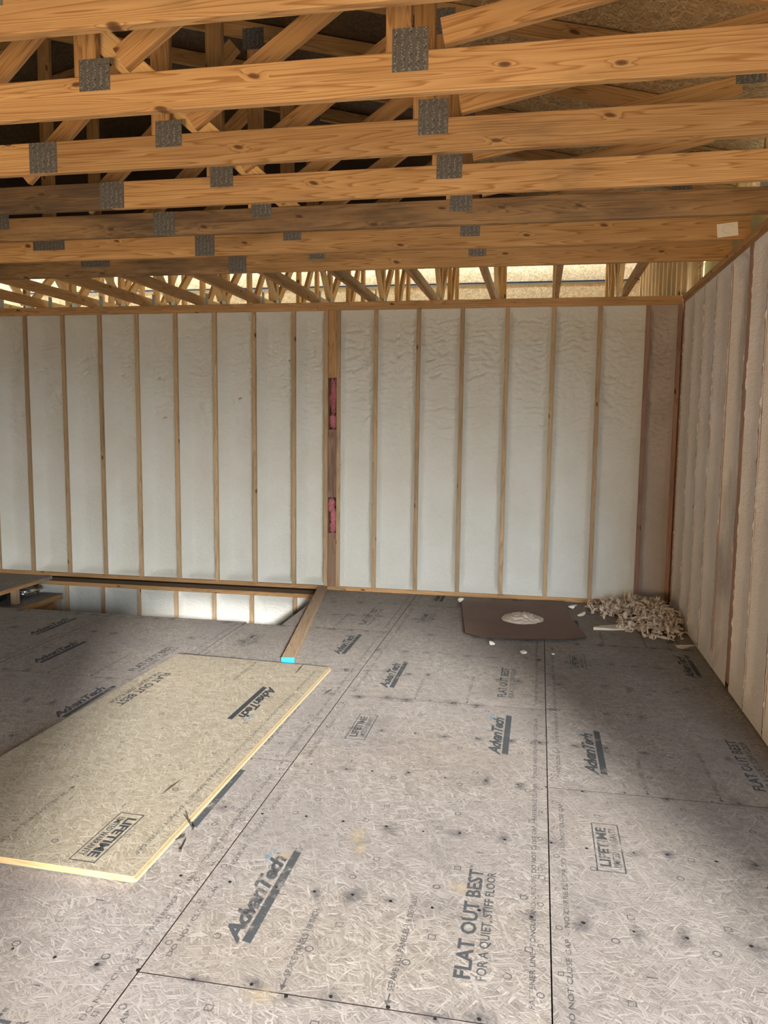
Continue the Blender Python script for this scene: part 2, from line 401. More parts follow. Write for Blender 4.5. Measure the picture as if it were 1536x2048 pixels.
LOGO = join([fit(text_mesh('AdvanTech', 1, 0.035, 0.42, 0.86), 0.515, 0.062, (0.0, 0.038)), quad(0.012, 0.0, 0.55, 0.030, 0.008), fit(text_mesh('®', 1), 0.014, 0.014, (0.522, 0.075))])
LEAF = ([(0.45, 0.104, 0), (0.49, 0.098, 0), (0.535, 0.112, 0), (0.50, 0.124, 0), (0.505, 0.094, 0), (0.56, 0.095, 0), (0.55, 0.108, 0)], [(0, 1, 2, 3), (4, 5, 6)])
SLOGAN = join([fit(text_mesh('FLAT OUT BEST', 1, 0.022), 0.585, 0.052, (0.0, 0.050)), fit(text_mesh('™', 1), 0.016, 0.010, (0.59, 0.092)), fit(text_mesh('FOR A QUIET, STIFF FLOOR', 1, 0.006), 0.575, 0.036, (0.0, 0.0))])
WARR = join([fit(text_mesh('LIFETIME', 1, 0.03, 0.0), 0.29, 0.040, (0.035, 0.050)), fit(text_mesh('LIMITED WARRANTY', 1, 0.004), 0.29, 0.026, (0.035, 0.014)),
             quad(0.0, 0.0, 0.36, 0.004), quad(0.0, 0.100, 0.36, 0.104), quad(0.0, 0.0, 0.004, 0.104), quad(0.356, 0.0, 0.36, 0.104)])
EDGE_A = fit(text_mesh('DO NOT CLOSE GAP  -  TONGUE AND GROOVE  /  DO NOT CLOSE GAP  -  NO CIERRE EL ESPACIO  /  DO NOT CLOSE GAP', 1), 2.25, 0.017, (0.08, 0.0))
EDGE_B = fit(text_mesh('FASTENER LINE  TONGUE AND GROOVE  DO NOT CLOSE GAP  /  REFERENCE CORNER  /  TONGUE AND GROOVE  DO NOT CLOSE GAP', 1), 2.25, 0.017, (0.08, 0.0))
ARROW = ([(0.0, 0.008, 0), (0.022, 0.018, 0), (0.022, -0.002, 0), (0.022, 0.010, 0), (0.05, 0.010, 0), (0.05, 0.006, 0), (0.022, 0.006, 0)], [(0, 2, 1), (3, 6, 5, 4)])
SPACE1 = join([ARROW, fit(text_mesh('SPACE PANELS 1/8 INCH', 1), 0.33, 0.021, (0.06, 0.0))])
SPACE2 = join([ARROW, fit(text_mesh('SEPARE LOS PANELES 1/8 DE PULG', 1), 0.47, 0.019, (0.06, 0.0))])
def flip_x(vf, L):
    return [(L-x, y, z) for x, y, z in vf[0]], [f[::-1] for f in vf[1]]
marks = []
for i in range(4):
    for j in range(6):
        u = 0.16+0.30*i+(0.04 if j % 2 else 0); v_ = 0.20+0.41*j
        marks.append(ringp(v_, -u, 0.014, 0.0035))
        marks.append(ringp(v_+0.135, -u-0.06, 0.017, 0.0035, sq=True))
        marks.append(quad(v_+0.255, -u-0.145, v_+0.259, -u-0.115))
for j in range(11):
    for u in (0.028, 1.155):
        marks.append(ringp(0.14+0.22*j, -u, 0.012, 0.003, sq=bool(j % 2)))
MARKS = join(marks)
ME_LOGO = ink_mesh('logo_print', LOGO, M_INK); ME_LEAF = ink_mesh('leaf_print', LEAF, M_INK_BLUE)
ME_SLOGAN = ink_mesh('slogan_print', SLOGAN, M_INK); ME_WARR = ink_mesh('warranty_print', WARR, M_INK)
ME_EA = ink_mesh('edge_print', EDGE_A, M_INK_FINE); ME_EB = ink_mesh('edge_print', EDGE_B, M_INK_FINE)
ME_S1 = ink_mesh('spacing_print', SPACE1, M_INK_FINE); ME_S2 = ink_mesh('spacing_print', SPACE2, M_INK_FINE)
ME_MARKS = ink_mesh('nail_marks', MARKS, M_INK_FINE)
# print positions on a sheet: u from its left edge, v from its near edge (baseline at u)
PRINTS = [('logo', ME_LOGO, 0.275, 0.175), ('leaf', ME_LEAF, 0.275, 0.175), ('slogan', ME_SLOGAN, 1.005, 0.165), ('warranty', ME_WARR, 0.275, 1.83),
          ('logo', ME_LOGO, 1.000, 1.79), ('leaf', ME_LEAF, 1.000, 1.79), ('edge', ME_EA, 0.062, 0.0), ('edge', ME_EB, 1.140, 0.0),
          ('space', ME_S1, 0.440, 0.01), ('space', ME_S2, 0.745, 0.01), ('marks', ME_MARKS, 0.0, 0.0)]
NAMES = dict(logo='logo_print', leaf='leaf_print', slogan='slogan_print', warranty='warranty_print', edge='edge_print', space='spacing_print', marks='nail_marks')
ZP = 0.0008
def spans(me):
    xs = [v.co.x for v in me.vertices]; ys = [v.co.y for v in me.vertices]
    return min(xs), max(xs), min(ys), max(ys)
SP = {id(me): spans(me) for _, me, _, _ in PRINTS}

floor = struct(empty('floor'))
T_PAN = 0.023
GAP = 0.0022
PITCH = 2.48
def clip_print(me, dx, dy, x0, x1, y0, y1):
    """copy of a print cut off at the sheet's edges"""
    bm = bmesh.new(); bm.from_mesh(me)
    for co, no in (((x0-dx, 0, 0), (-1, 0, 0)), ((x1-dx, 0, 0), (1, 0, 0)), ((0, y0-dy, 0), (0, -1, 0)), ((0, y1-dy, 0), (0, 1, 0))):
        bmesh.ops.bisect_plane(bm, geom=bm.verts[:]+bm.edges[:]+bm.faces[:], plane_co=co, plane_no=no, clear_outer=True)
    if not bm.faces: bm.free(); return None
    r = bpy.data.meshes.new(me.name); bm.to_mesh(r); bm.free()
    r.materials.append(me.materials[0])
    return r
def sheet(x0, x1, y0, y1, cx, cy):
    """floor sheet; cx, cy = the corner its prints are measured from"""
    p = box('osb_panel', floor, x0+GAP, x1-GAP, y0+GAP, y1-GAP, -T_PAN, 0.0, M_FLOOR)
    p.data.materials.append(M_HARD_EDGE)
    for f in p.data.polygons:
        if abs(f.normal.z) < 0.5: f.material_index = 1
    if y1 < 0.6: return p
    for kind, me, u, v_ in PRINTS:
        dx, dy = cx+u, cy+v_
        a, b, c, d = SP[id(me)]
        if dx+b < x0 or dx+a > x1 or dy+d < y0 or dy+c > y1: continue
        m2 = me
        if dx+a < x0 or dx+b > x1 or dy+c < y0 or dy+d > y1:
            m2 = clip_print(me, dx, dy, x0+.004, x1-.004, y0+.004, y1-.004)
            if m2 is None: continue
        o = mesh_obj(NAMES[kind], m2, p, Matrix.Translation((dx, dy, ZP)))
        if kind in ('marks', 'edge', 'space'): o['kind'] = 'stuff'
    return p
COLS = [(-8.24, 1.99), (-7.05, 3.48), (-5.86, 2.0), (-4.67, 3.47), (-3.48, 1.98), (-2.29, 3.50), (-1.103, 2.0), (0.083, 3.484)]
OPEN_Y = 6.02; OPEN_X = -1.988
for ci, (cx, ph) in enumerate(COLS):
    x1 = COLS[ci+1][0] if ci+1 < len(COLS) else 1.33
    for k in range(-3, 3):
        y0, y1 = ph+PITCH*k, ph+PITCH*(k+1)
        ya, yb = max(y0, YR-0.1), min(y1, YB+0.13)
        if yb-ya < 0.05: continue
        if x1 <= OPEN_X:
            yb = min(yb, OPEN_Y)
            if yb-ya < 0.05: continue
            sheet(cx, x1, ya, yb, cx, y0)
        elif cx < OPEN_X:
            if y0 >= OPEN_Y-0.1: sheet(OPEN_X, x1, ya, yb, cx, y0)
            else: sheet(cx, x1, ya, min(yb, OPEN_Y), cx, y0)
        else:
            sheet(cx, x1, ya, yb, cx, y0)
# nails along the joists with their stains
heads, sm_v, sm_f, sm_a = [], [], [], []
def smudge(x, y, rx_, ry_, a0):
    n = 12; o = len(sm_v)
    sm_v.append((x, y, 0.0005)); sm_a.append(a0)
    for rr, aa in ((0.45, 0.45*a0), (1.0, 0.0)):
        for k in range(n):
            t = 2*math.pi*k/n; j = rnd.uniform(0.75, 1.2)
            sm_v.append((x+rx_*rr*j*math.cos(t), y+ry_*rr*j*math.sin(t), 0.0005)); sm_a.append(aa)
    for k in range(n):
        sm_f.append((o, o+1+k, o+1+(k+1) % n))
        sm_f.append((o+1+k, o+1+n+k, o+1+n+(k+1) % n, o+1+(k+1) % n))
for k in range(0, 13):
    y = 1.51+0.494*k
    x = -4.9+rnd.uniform(0, .1)
    while x < 1.12:
        x += rnd.uniform(0.11, 0.19)
        if (x < OPEN_X+0.05 and y > OPEN_Y-0.05) or x > 1.15 or y > YB-0.05: continue
        yy = y+rnd.uniform(-0.014, 0.014); r = rnd.uniform(0.0045, 0.007)
        heads.append(([(x+r*math.cos(2*math.pi*q/7), yy+r*math.sin(2*math.pi*q/7), 0.0012) for q in range(7)], [tuple(range(7))]))
        if rnd.random() < 0.6: smudge(x+rnd.uniform(-.012, .012), yy+rnd.uniform(-.01, .01), rnd.uniform(0.025, 0.065), rnd.uniform(0.025, 0.065), rnd.uniform(0.5, 1.0))
for k in range(20):
    smudge(rnd.uniform(-1.0, 0.9), rnd.uniform(2.0, 5.5), rnd.uniform(0.05, 0.14), rnd.uniform(0.05, 0.16), rnd.uniform(0.10, 0.22))
hv, hf = join(heads)
o = mesh_obj('nail_heads', pydata('nail_heads', hv, hf, M_NAIL), floor); o['kind'] = 'stuff'
me = pydata('nail_stains', sm_v, sm_f, M_SMUDGE)
at = me.attributes.new('soft', 'FLOAT', 'POINT'); at.data.foreach_set('value', sm_a)
o = mesh_obj('nail_stains', me, floor); o['kind'] = 'stuff'
box('osb_panel', floor, 1.333, XE+0.1, YR-0.1, YJ, -T_PAN, 0.0, M_FLOOR)
box('joist_deck', floor, 1.32, XE+0.1, YR-0.1, YJ, -0.28, -T_PAN-0.004, M_DARK)
# pale scuffs where the weathered face is scraped off
sm_v, sm_f, sm_a = [], [], []
for x, y, a, b_ in ((-0.65, 2.90, 0.035, 0.09), (-0.62, 2.80, 0.03, 0.07), (-0.885, 2.69, 0.05, 0.035), (-0.84, 2.66, 0.03, 0.03), (-0.22, 2.62, 0.05, 0.05), (-0.72, 1.98, 0.06, 0.05)):
    smudge(x, y, a, b_, 1.0)
me = pydata('scuff_marks', sm_v, sm_f, M_SCUFF)
at = me.attributes.new('soft', 'FLOAT', 'POINT'); at.data.foreach_set('value', sm_a)
o = mesh_obj('scuff_marks', me, floor); o['kind'] = 'stuff'
# joist deck under the sheets
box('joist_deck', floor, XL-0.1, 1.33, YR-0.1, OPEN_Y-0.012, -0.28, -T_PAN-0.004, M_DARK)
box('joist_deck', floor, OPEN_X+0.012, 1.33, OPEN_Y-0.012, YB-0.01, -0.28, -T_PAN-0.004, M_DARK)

# ================================================================== SETTING: back wall
STUD_W = 0.038
def cham(t):
    return t if t < 0.8 else 1-0.2*math.exp(-(t-0.8)/0.2)
def foam_bay(parent, axis, a0, a1, z0, z1, face, sgn, mat, nx, nz, wl, wr, depth, r0, lump, up_lump, seed, jag=0.0, top_f=0.06, bot_f=0.05):
    """spray foam between two studs. axis 'x': bay spans x, face at y=face, foam recedes towards +y; axis 'y': spans y, face at x=face, recedes +x"""
    vs, fs = [], []
    so = Vector((seed*13.7, seed*5.1, seed*3.3))
    cz = (z0+z1)/2; ca = (a0+a1)/2
    for j in range(nz+1):
        z = z0+(z1-z0)*j/nz
        for i in range(nx+1):
            t = i/nx; t = 0.5-0.5*math.cos(math.pi*t)*(0.55+0.45*abs(math.cos(math.pi*t)))
            a = a0+(a1-a0)*t
            e1 = 0.012*noise.noise(Vector((0, z*4, 0))+so); e2 = 0.010*noise.noise(Vector((5, z*4, 0))+so)
            sl, sr = max(0.0, a-a0+e1*min(1, (a-a0)*30)), max(0.0, a1-a+e2*min(1, (a1-a)*30))
            p = cham(sl/wl)*cham(sr/wr)
            p *= (1-math.exp(-(max(0, z1-z)/top_f)**1.5))*(1-math.exp(-(max(0, z-z0)/bot_f)**1.5))*0.97+0.03
            rec = r0+depth*p
            q = Vector((a, 0, z))
            w = noise.noise(Vector((a*4, 1.7, z*3))+so)
            rid = noise.noise(Vector((a*9+w*1.5, 0, z*30+w*1.3+1.1*noise.noise(Vector((a*11, 5, z*6))+so)))+so)
            rid = 1.3*(0.5-abs(rid)*1.9)+0.55*noise.noise(Vector((a*22, 2.2, z*52))+so)
            amp = up_lump*sstep(1.15, 1.75, z)*(0.75+0.25*sstep(-0.35, 0.3, noise.noise(Vector((a*3, 9, z*2.2))+so)))
            fl = noise.noise(Vector((a*38, 3.1, z*42))+so)*0.6+noise.noise(Vector((a*90, 7.7, z*95))+so)*0.35
            rec -= p*(amp*rid + lump*fl + 0.006*noise.noise(Vector((a*7, 4, z*5))+so))
            if jag and (i <= 1 or i >= nx-1):
                rec -= jag*max(0, noise.noise(Vector((i*3.0, 2.0, z*28))+so)-0.1)
            if axis == 'x': vs.append((a-ca, rec, z-cz))
            else: vs.append((rec, a-ca, z-cz))
    W = nx+1
    for j in range(nz):
        for i in range(nx):
            f = (j*W+i, j*W+i+1, (j+1)*W+i+1, (j+1)*W+i)
            fs.append(f if axis == 'x' else f[::-1])
    me = pydata('spray_foam', vs, fs, mat, True)
    loc = (ca, face, cz) if axis == 'x' else (face, ca, cz)
    return mesh_obj('spray_foam', me, parent, Matrix.Translation(loc))

STUDS = [-5.985, -5.580, -5.180, -4.757, -4.349, -3.949, -3.536, -3.128, -2.727, -2.328, -2.006, -1.885, -1.527, -1.125, -0.722, -0.316, 0.093, 0.494, 0.900, 1.166]
Z_P = 0.038; Z_TP = ZT-0.076
wall_back = struct(empty('wall_back', (0, YB, 0)))
DW = 0.14
for i, x in enumerate(STUDS):
    beam('stud', wall_back, (x, YB+DW/2, Z_P), (x, YB+DW/2, Z_TP), DW, STUD_W, M_STUD if x < 0.85 else M_STUD_PINK, up=(1, 0, 0))
for i in range(len(STUDS)-1):
    if i == 10: continue
    a0, a1 = STUDS[i]+STUD_W/2, STUDS[i+1]-STUD_W/2
    left = i < 10
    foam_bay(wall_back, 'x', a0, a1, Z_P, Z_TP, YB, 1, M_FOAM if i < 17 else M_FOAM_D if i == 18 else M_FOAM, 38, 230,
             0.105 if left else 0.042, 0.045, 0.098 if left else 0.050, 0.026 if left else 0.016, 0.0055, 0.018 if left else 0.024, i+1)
# backer board between the double studs and its two openings stuffed with pink insulation
bx0, bx1 = STUDS[10]+STUD_W/2, STUDS[11]-STUD_W/2
for z0, z1 in ((Z_P, 0.56), (0.905, 1.555), (2.045, Z_TP)):
    beam('backer_board', wall_back, ((bx0+bx1)/2, YB+0.035, z0), ((bx0+bx1)/2, YB+0.035, z1), 0.038, bx1-bx0, M_PLATE if z0 > 2 else M_BACKBOARD, up=(1, 0, 0))
box('backer_board', wall_back, bx0, bx1, YB+0.09, YB+0.12, 0.5, 2.1, M_DARK)
def lump_mesh(sx, sy, sz, seed, mat, amp=0.35, nu=18, nv=12, freq=2.6):
    vs, fs = [], []
    for j in range(nv+1):
        th = math.pi*j/nv
        for i in range(nu):
            ph = 2*math.pi*i/nu
            d = Vector((math.sin(th)*math.cos(ph), math.sin(th)*math.sin(ph), math.cos(th)))
            k = 1+amp*noise.noise(d*freq+Vector((seed*3.1, seed, 0)))+amp*0.4*noise.noise(d*freq*2.7+Vector((seed, 0, 4)))
            vs.append((d.x*sx*k, d.y*sy*k, d.z*sz*k))
    for j in range(nv):
        for i in range(nu):
            fs.append((j*nu+i, (j+1)*nu+i, (j+1)*nu+(i+1) % nu, j*nu+(i+1) % nu))
    return pydata('lump', vs, fs, mat, True)
for z, hz, sd, dx in ((1.875, 0.165, 1, 0), (1.635, 0.075, 2, 0), (0.83, 0.075, 3, -.012), (0.715, 0.085, 4, .008), (0.61, 0.05, 5, 0)):
    mesh_obj('insulation_tuft', lump_mesh(0.036, 0.035, hz, sd, M_PINK, 0.45, 16, 14), wall_back, Matrix.Translation(((bx0+bx1)/2+dx, YB+(0.058 if z > 1.5 else 0.045), z)))
# plates
for xa, xb in ((-6.2, -1.80), (-1.798, 1.18)):
    beam('bottom_plate', wall_back, (xa, YB+DW/2, Z_P/2), (xb, YB+DW/2, Z_P/2), DW, Z_P, M_PLATE)
for xa, xb in ((-6.2, -2.09), (-2.087, 1.18)):
    beam('top_plate', wall_back, (xa, YB+DW/2, Z_TP+0.019), (xb, YB+DW/2, Z_TP+0.019), DW, 0.038, M_PLATE)
for xa, xb in ((-6.2, -1.79), (-1.787, 1.18)):
    beam('top_plate', wall_back, (xa, YB+DW/2, ZT-0.019), (xb, YB+DW/2, ZT-0.019), DW, 0.038, M_PLATE)
box('sheathing', wall_back, XL-0.2, 1.35, YB+DW, YB+DW+0.012, -3.0, ZT-0.002, M_ROOF)
box('sheathing', wall_back, XL-0.2, -6.2, YB, YB+DW, -3.0, ZT-0.002, M_FOAM)

# lower storey wall seen down the stair opening
wall_low = struct(empty('wall_lower', (0, YB, -1)))
beam('rim_board', wall_low, (-6.2, YB+DW/2, -0.036), (OPEN_X+0.2, YB+DW/2, -0.036), DW-0.03, 0.036, M_DARK)
beam('top_plate', wall_low, (-6.2, YB+DW/2+0.004, -0.075), (OPEN_X+0.2, YB+DW/2+0.004, -0.075), DW, 0.040, M_PLATE)
LOWS = [-5.60, -5.19, -4.80, -4.39, -3.985, -3.575, -3.165, -2.765, -2.318, -1.93]
for x in LOWS:
    beam('stud', wall_low, (x, YB+DW/2, -2.95), (x, YB+DW/2, -0.095), DW, STUD_W, M_STUD, up=(1, 0, 0))
for i in range(len(LOWS)-1):
    foam_bay(wall_low, 'x', LOWS[i]+.019, LOWS[i+1]-.019, -1.0, -0.095, YB, 1, M_FOAM, 22, 50, 0.05, 0.03, 0.06, 0.022, 0.006, 0.0, i+40)
box('sheathing', wall_low, -6.0, -1.7, YB+0.10, YB+0.12, -2.95, -1.0, M_FOAM)
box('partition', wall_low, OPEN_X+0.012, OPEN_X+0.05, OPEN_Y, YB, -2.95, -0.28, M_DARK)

# ================================================================== SETTING: right wall
wall_right = struct(empty('wall_right', (XR, 4, 0)))
RST = [7.29, 6.86, 6.45, 6.03, 5.585, 5.09, 4.71, 4.30, 3.89, YJ+0.02]
for i, y in enumerate(RST):
    beam('stud', wall_right, (XR+DW/2, y, Z_P), (XR+DW/2, y, Z_TP), STUD_W if i != 5 else 0.11, DW, M_STUD_PINK, up=(1, 0, 0))
for i in range(len(RST)-1):
    b1, b0 = RST[i]-0.005, RST[i+1]+0.005
    if i == 5: b1 = RST[5]-0.045
    if i == 4: b0 = RST[5]+0.05
    foam_bay(wall_right, 'y', b0, b1, 0.004, Z_TP, XR, 1, M_FOAM_S if i in (4,) else M_FOAM_R, 20, 170,
             0.05, 0.085, 0.030 if i != 4 else 0.05, -0.003, 0.0022, 0.0015, i+60, 0.012, 0.03, 0.09)
for z in (Z_P/2,):
    beam('bottom_plate', wall_right, (XR+DW/2+0.02, YB+DW, z), (XR+DW/2+0.02, YJ, z), DW-0.03, 0.038, M_STUD_PINK)
beam('top_plate', wall_right, (XR+DW/2, YB-0.002, Z_TP+0.019), (XR+DW/2, 0.9, Z_TP+0.019), DW, 0.038, M_PLATE)
beam('top_plate', wall_right, (XR+DW/2-0.006, YB-0.002, ZT-0.019), (XR+DW/2-0.006, 3.35, ZT-0.019), DW, 0.038, M_PLATE)
beam('top_plate', wall_right, (XR+DW/2, 3.347, ZT-0.019), (XR+DW/2, 0.9, ZT-0.019), DW, 0.038, M_PLATE)
box('corner_filler', wall_right, XR+0.005, XR+DW, RST[0]+0.02, YB-0.0, Z_P, Z_TP, M_STUD_PINK)
XO = XR+DW
box('sheathing', wall_right, XO, XO+0.012, YJ, YB+DW, -3.0, ZT-0.003, M_ROOF)
box('foam_face', wall_right, XR+0.005, XO, YJ-0.01, YJ+0.001, Z_P, ZT, M_STUD)
wall_jog = struct(empty('wall_jog', (2.8, YJ, 0)))
box('board_face', wall_jog, XO, XE+0.1, YJ, YJ+0.12, -3.0, ZT+0.3, M_BOARD)
wall_side2 = struct(empty('wall_right', (XE, -1.5, 0)))
box('board_face', wall_side2, XE, XE+0.12, YR, YJ, -3.0, ZT+0.3, M_BOARD)
# pale sheathing standing up outside the eave
box('eave_sheathing', wall_right, XO+0.02, XO+0.045, 0.9, YB, ZT-0.002, 3.02, M_YELLOW)

# other walls behind and beside the camera
wall_left = struct(empty('wall_left', (XL, 2, 0)))
box('board_face', wall_left, XL-0.12, XL, YR, YB, -3.0, 3.5, M_BOARD)
blocker_out = struct(box('sky_blocker', None, -14.0, 1.2, -5.7, -5.5, -3.0, 5.2, M_ROOF))       # added unseen blocker outside, cuts sky light left of the door
wall_rear = struct(empty('wall_rear', (-3, YR, 0)))
for xa, xb, za, zb in ((XL-0.1, RO['x0'], -3.0, 4.9), (RO['x1'], DOOR['x0'], -3.0, 4.9), (DOOR['x1'], XE+0.1, -3.0, 4.9), (RO['x0'], RO['x1'], RO['z1'], 4.9),
                       (RO['x0'], RO['x1'], -3.0, RO['z0']), (DOOR['x0'], DOOR['x1'], DOOR['z1'], 4.9), (DOOR['x0'], DOOR['x1'], -3.0, DOOR['z0']-0.03)):
    box('board_face', wall_rear, xa, xb, YR-0.12, YR, za, zb, M_BOARD)
# ================================================================== SETTING: roof
SL = 0.24; A0 = 3.43                                       # underside of the top chords: z = A0 - SL*x right of the ridge
XRIDGE = -3.49; HC = 0.092
def z_top(x): return A0-SL*x if x >= XRIDGE else A0-SL*(2*XRIDGE-x)
roof = struct(empty('ceiling', (XRIDGE, 3, z_top(XRIDGE))))
low_roof = struct(box('ceiling', None, 1.19, XE+0.1, YR-0.1, YJ+0.1, ZT, ZT+0.02, M_ROOF))
box('attic_screen', roof, XL-0.3, 1.75, 7.26, 7.28, 3.06, 4.5, M_DARK)  # added dark screen: holds off light from behind and darkens the attic
box('attic_screen', roof, 1.36, 1.38, YR, YJ, ZT, 3.2, M_DARK)
ROOF_Y1 = 7.40
nrm = Vector((SL, 0, 1)).normalized()
for side in (1, -1):
    slen = (1.75-XRIDGE)
    for r_ in range(5):
        xa, xb = 1.75-r_*1.19, max(XRIDGE, 1.75-(r_+1)*1.19)
        y = YR-0.2-(1.2 if r_ % 2 else 0)
        while y < ROOF_Y1:
            ya, yb = max(y, YR-0.2), min(y+2.436, ROOF_Y1)
            y += 2.44
            if yb-ya < 0.05: continue
            za, zb = z_top(xa)+HC+0.006, z_top(xb)+HC+0.006
            pts = [(xa, ya, za), (xb, ya, zb), (xb, yb, zb), (xa, yb, za)]
            pts += [(p[0], p[1], p[2]+0.014) for p in pts]
            if side < 0: pts = [(2*XRIDGE-p[0], p[1], p[2]) for p in pts]
            c = sum((Vector(p) for p in pts), Vector())/8
            fs = [(3, 2, 1, 0), (4, 5, 6, 7), (0, 1, 5, 4), (1, 2, 6, 5), (2, 3, 7, 6), (3, 0, 4, 7)]
            if side > 0: fs = [f[::-1] for f in fs]
            mesh_obj('roof_panel', pydata('roof_panel', [tuple(Vector(p)-c) for p in pts], fs, M_ROOF if r_ < 2 and side > 0 else M_ROOF_SHADE), roof, Matrix.Translation(c))

xx = 1.75
while xx > -9:
    yy = 7.30
    while yy < 11.3:
        y1_ = min(yy+1.22, 11.36)
        za, zb = 3.32+0.22*(yy-7.4), 3.32+0.22*(y1_-7.4)
        c = Vector((xx-1.22, (yy+y1_)/2, (za+zb)/2))
        pts = [(xx-2.438, yy, za), (xx, yy, za), (xx, y1_, zb), (xx-2.438, y1_, zb)]
        pts += [(p[0], p[1], p[2]+0.014) for p in pts]
        fs = [(3, 2, 1, 0), (4, 5, 6, 7), (0, 1, 5, 4), (1, 2, 6, 5), (2, 3, 7, 6), (3, 0, 4, 7)]
        mesh_obj('roof_panel', pydata('roof_panel', [tuple(Vector(p)-c) for p in pts], fs, M_ROOF), roof, Matrix.Translation(c))
        yy += 1.22
    xx -= 2.44

# ================================================================== ROOF TRUSSES (seven, parallel to the back wall)
Y0T, DYT = 2.3002-0.019, 0.6096
CH = 0.139
def gusset(parent, cx, y, cz, w, h, mat=None, name='gusset_plate', axis='y'):
    hx, hz, t = w/2, h/2, 0.0009
    vs = [(sx*hx, sy*t, sz*hz) for sx in (-1, 1) for sy in (-1, 1) for sz in (-1, 1)]
    fs = [(0, 1, 3, 2), (4, 6, 7, 5), (0, 4, 5, 1), (2, 3, 7, 6), (0, 2, 6, 4), (1, 5, 7, 3)]
    return mesh_obj(name, pydata('plate', vs, fs, mat or M_GUSSET), parent, Matrix.Translation((cx, y, cz)) @ (Matrix.Rotation(math.pi/2, 4, 'Z') if axis == 'x' else Matrix.Identity(4)))
T_LABEL = ['nearest roof truss, its bottom chord crossing the very top of the view with dark knots',
           'second roof truss from the camera, its chord clear of stains and with two square plates',
           'third roof truss from the camera, between the unstained second and the half blackened fourth',
           'fourth roof truss from the camera, its chord blackened left of the splice plate',
           'fifth roof truss from the camera, its bottom chord grey and mouldy along its whole length',
           'sixth roof truss from the camera, with the white card fixed near its right end',
           'seventh and farthest roof truss, its low chord lying just above the strip of short joists']
RIGHT_M = [M_CHORD, M_CHORD, M_CHORD, M_CHORD, M_CHORD_STAIN, M_CHORD, M_CHORD]
LEFT_M = [M_CHORD, M_CHORD, M_CHORD, M_CHORD_DARK, M_CHORD_STAIN, M_CHORD, M_CHORD_STAIN]
RIGHT_END = [1.30, 1.30, 1.30, 1.30, 1.30, 1.215, 1.245]
for i in range(7):
    y = Y0T+DYT*i; yf = y-0.0195
    t = thing(empty('roof_truss', (0, y, ZT)), T_LABEL[i], 'roof truss', 'roof trusses across the room')
    zc = ZT+CH/2
    beam('bottom_chord', t, (-8.3, y, zc), (-2.3025, y, zc), 0.038, CH, LEFT_M[i])
    beam('bottom_chord', t, (-2.3015, y, zc), (RIGHT_END[i], y, zc), 0.038, CH, RIGHT_M[i])
    for s in (1, -1):
        mx = (lambda x: x) if s > 0 else (lambda x: 2*XRIDGE-x)
        zt_ = lambda x: A0-SL*x
        xe = 1.72 if i < 5 else 1.70
        beam('top_chord', t, (mx(XRIDGE), y, zt_(XRIDGE)+HC/2), (mx(xe), y, zt_(xe)+HC/2), 0.038, HC-0.004, M_WEB)
        zb = ZT+CH
        # webs: verticals then diagonals, all in the truss plane
        for vx in (-1.714, -0.522):
            beam('web', t, (mx(vx), y, zb+0.001), (mx(vx), y, zt_(vx)-0.012), 0.038, 0.089, M_WEB, up=(1, 0, 0))
        for (xa, za, xb, zb_) in ((-2.83, zb+0.045, -1.84, zt_(-1.84)-0.05), (-1.575, zb+0.055, -0.68, zt_(-0.68)-0.05), (-0.37, zb+0.058, 0.86, zt_(0.86)-0.05)):
            beam('web', t, (mx(xa), y, za), (mx(xb), y, zb_), 0.0375, 0.089, M_WEB, up=(0, 0, 1))
        beam('heel_post', t, (mx(1.17), y, zb+0.001), (mx(1.17), y, zt_(1.17)-0.012), 0.038, 0.089, M_FRESH, up=(1, 0, 0))
        if i != 5: gusset(t, mx(1.16), yf, zb+0.05, 0.10, 0.10, M_GUSSET_PALE)
        gusset(t, mx(-1.675), yf, 2.887, 0.126, 0.114)
        gusset(t, mx(-0.480), yf, 2.888, 0.127, 0.143)
        gusset(t, mx(-1.72), yf, zt_(-1.72)+0.0, 0.13, 0.12)
        gusset(t, mx(-0.53), yf, zt_(-0.53)+0.0, 0.13, 0.12)
        gusset(t, mx(0.9), yf, zt_(0.9)+0.01, 0.13, 0.10)
    beam('web', t, (XRIDGE, y, ZT+CH), (XRIDGE, y, z_top(XRIDGE)-0.012), 0.038, 0.089, M_WEB, up=(1, 0, 0))
    gusset(t, XRIDGE, yf, 2.882, 0.25, 0.126)
    gusset(t, -2.302, yf, ZT+CH/2, 0.142, CH-0.002)
    # short fresh brace nailed behind the first diagonal
    beam('brace', t, (-1.90, y+0.04, 3.235), (-1.475, y+0.04, 2.865), 0.038, 0.089, M_FRESH)

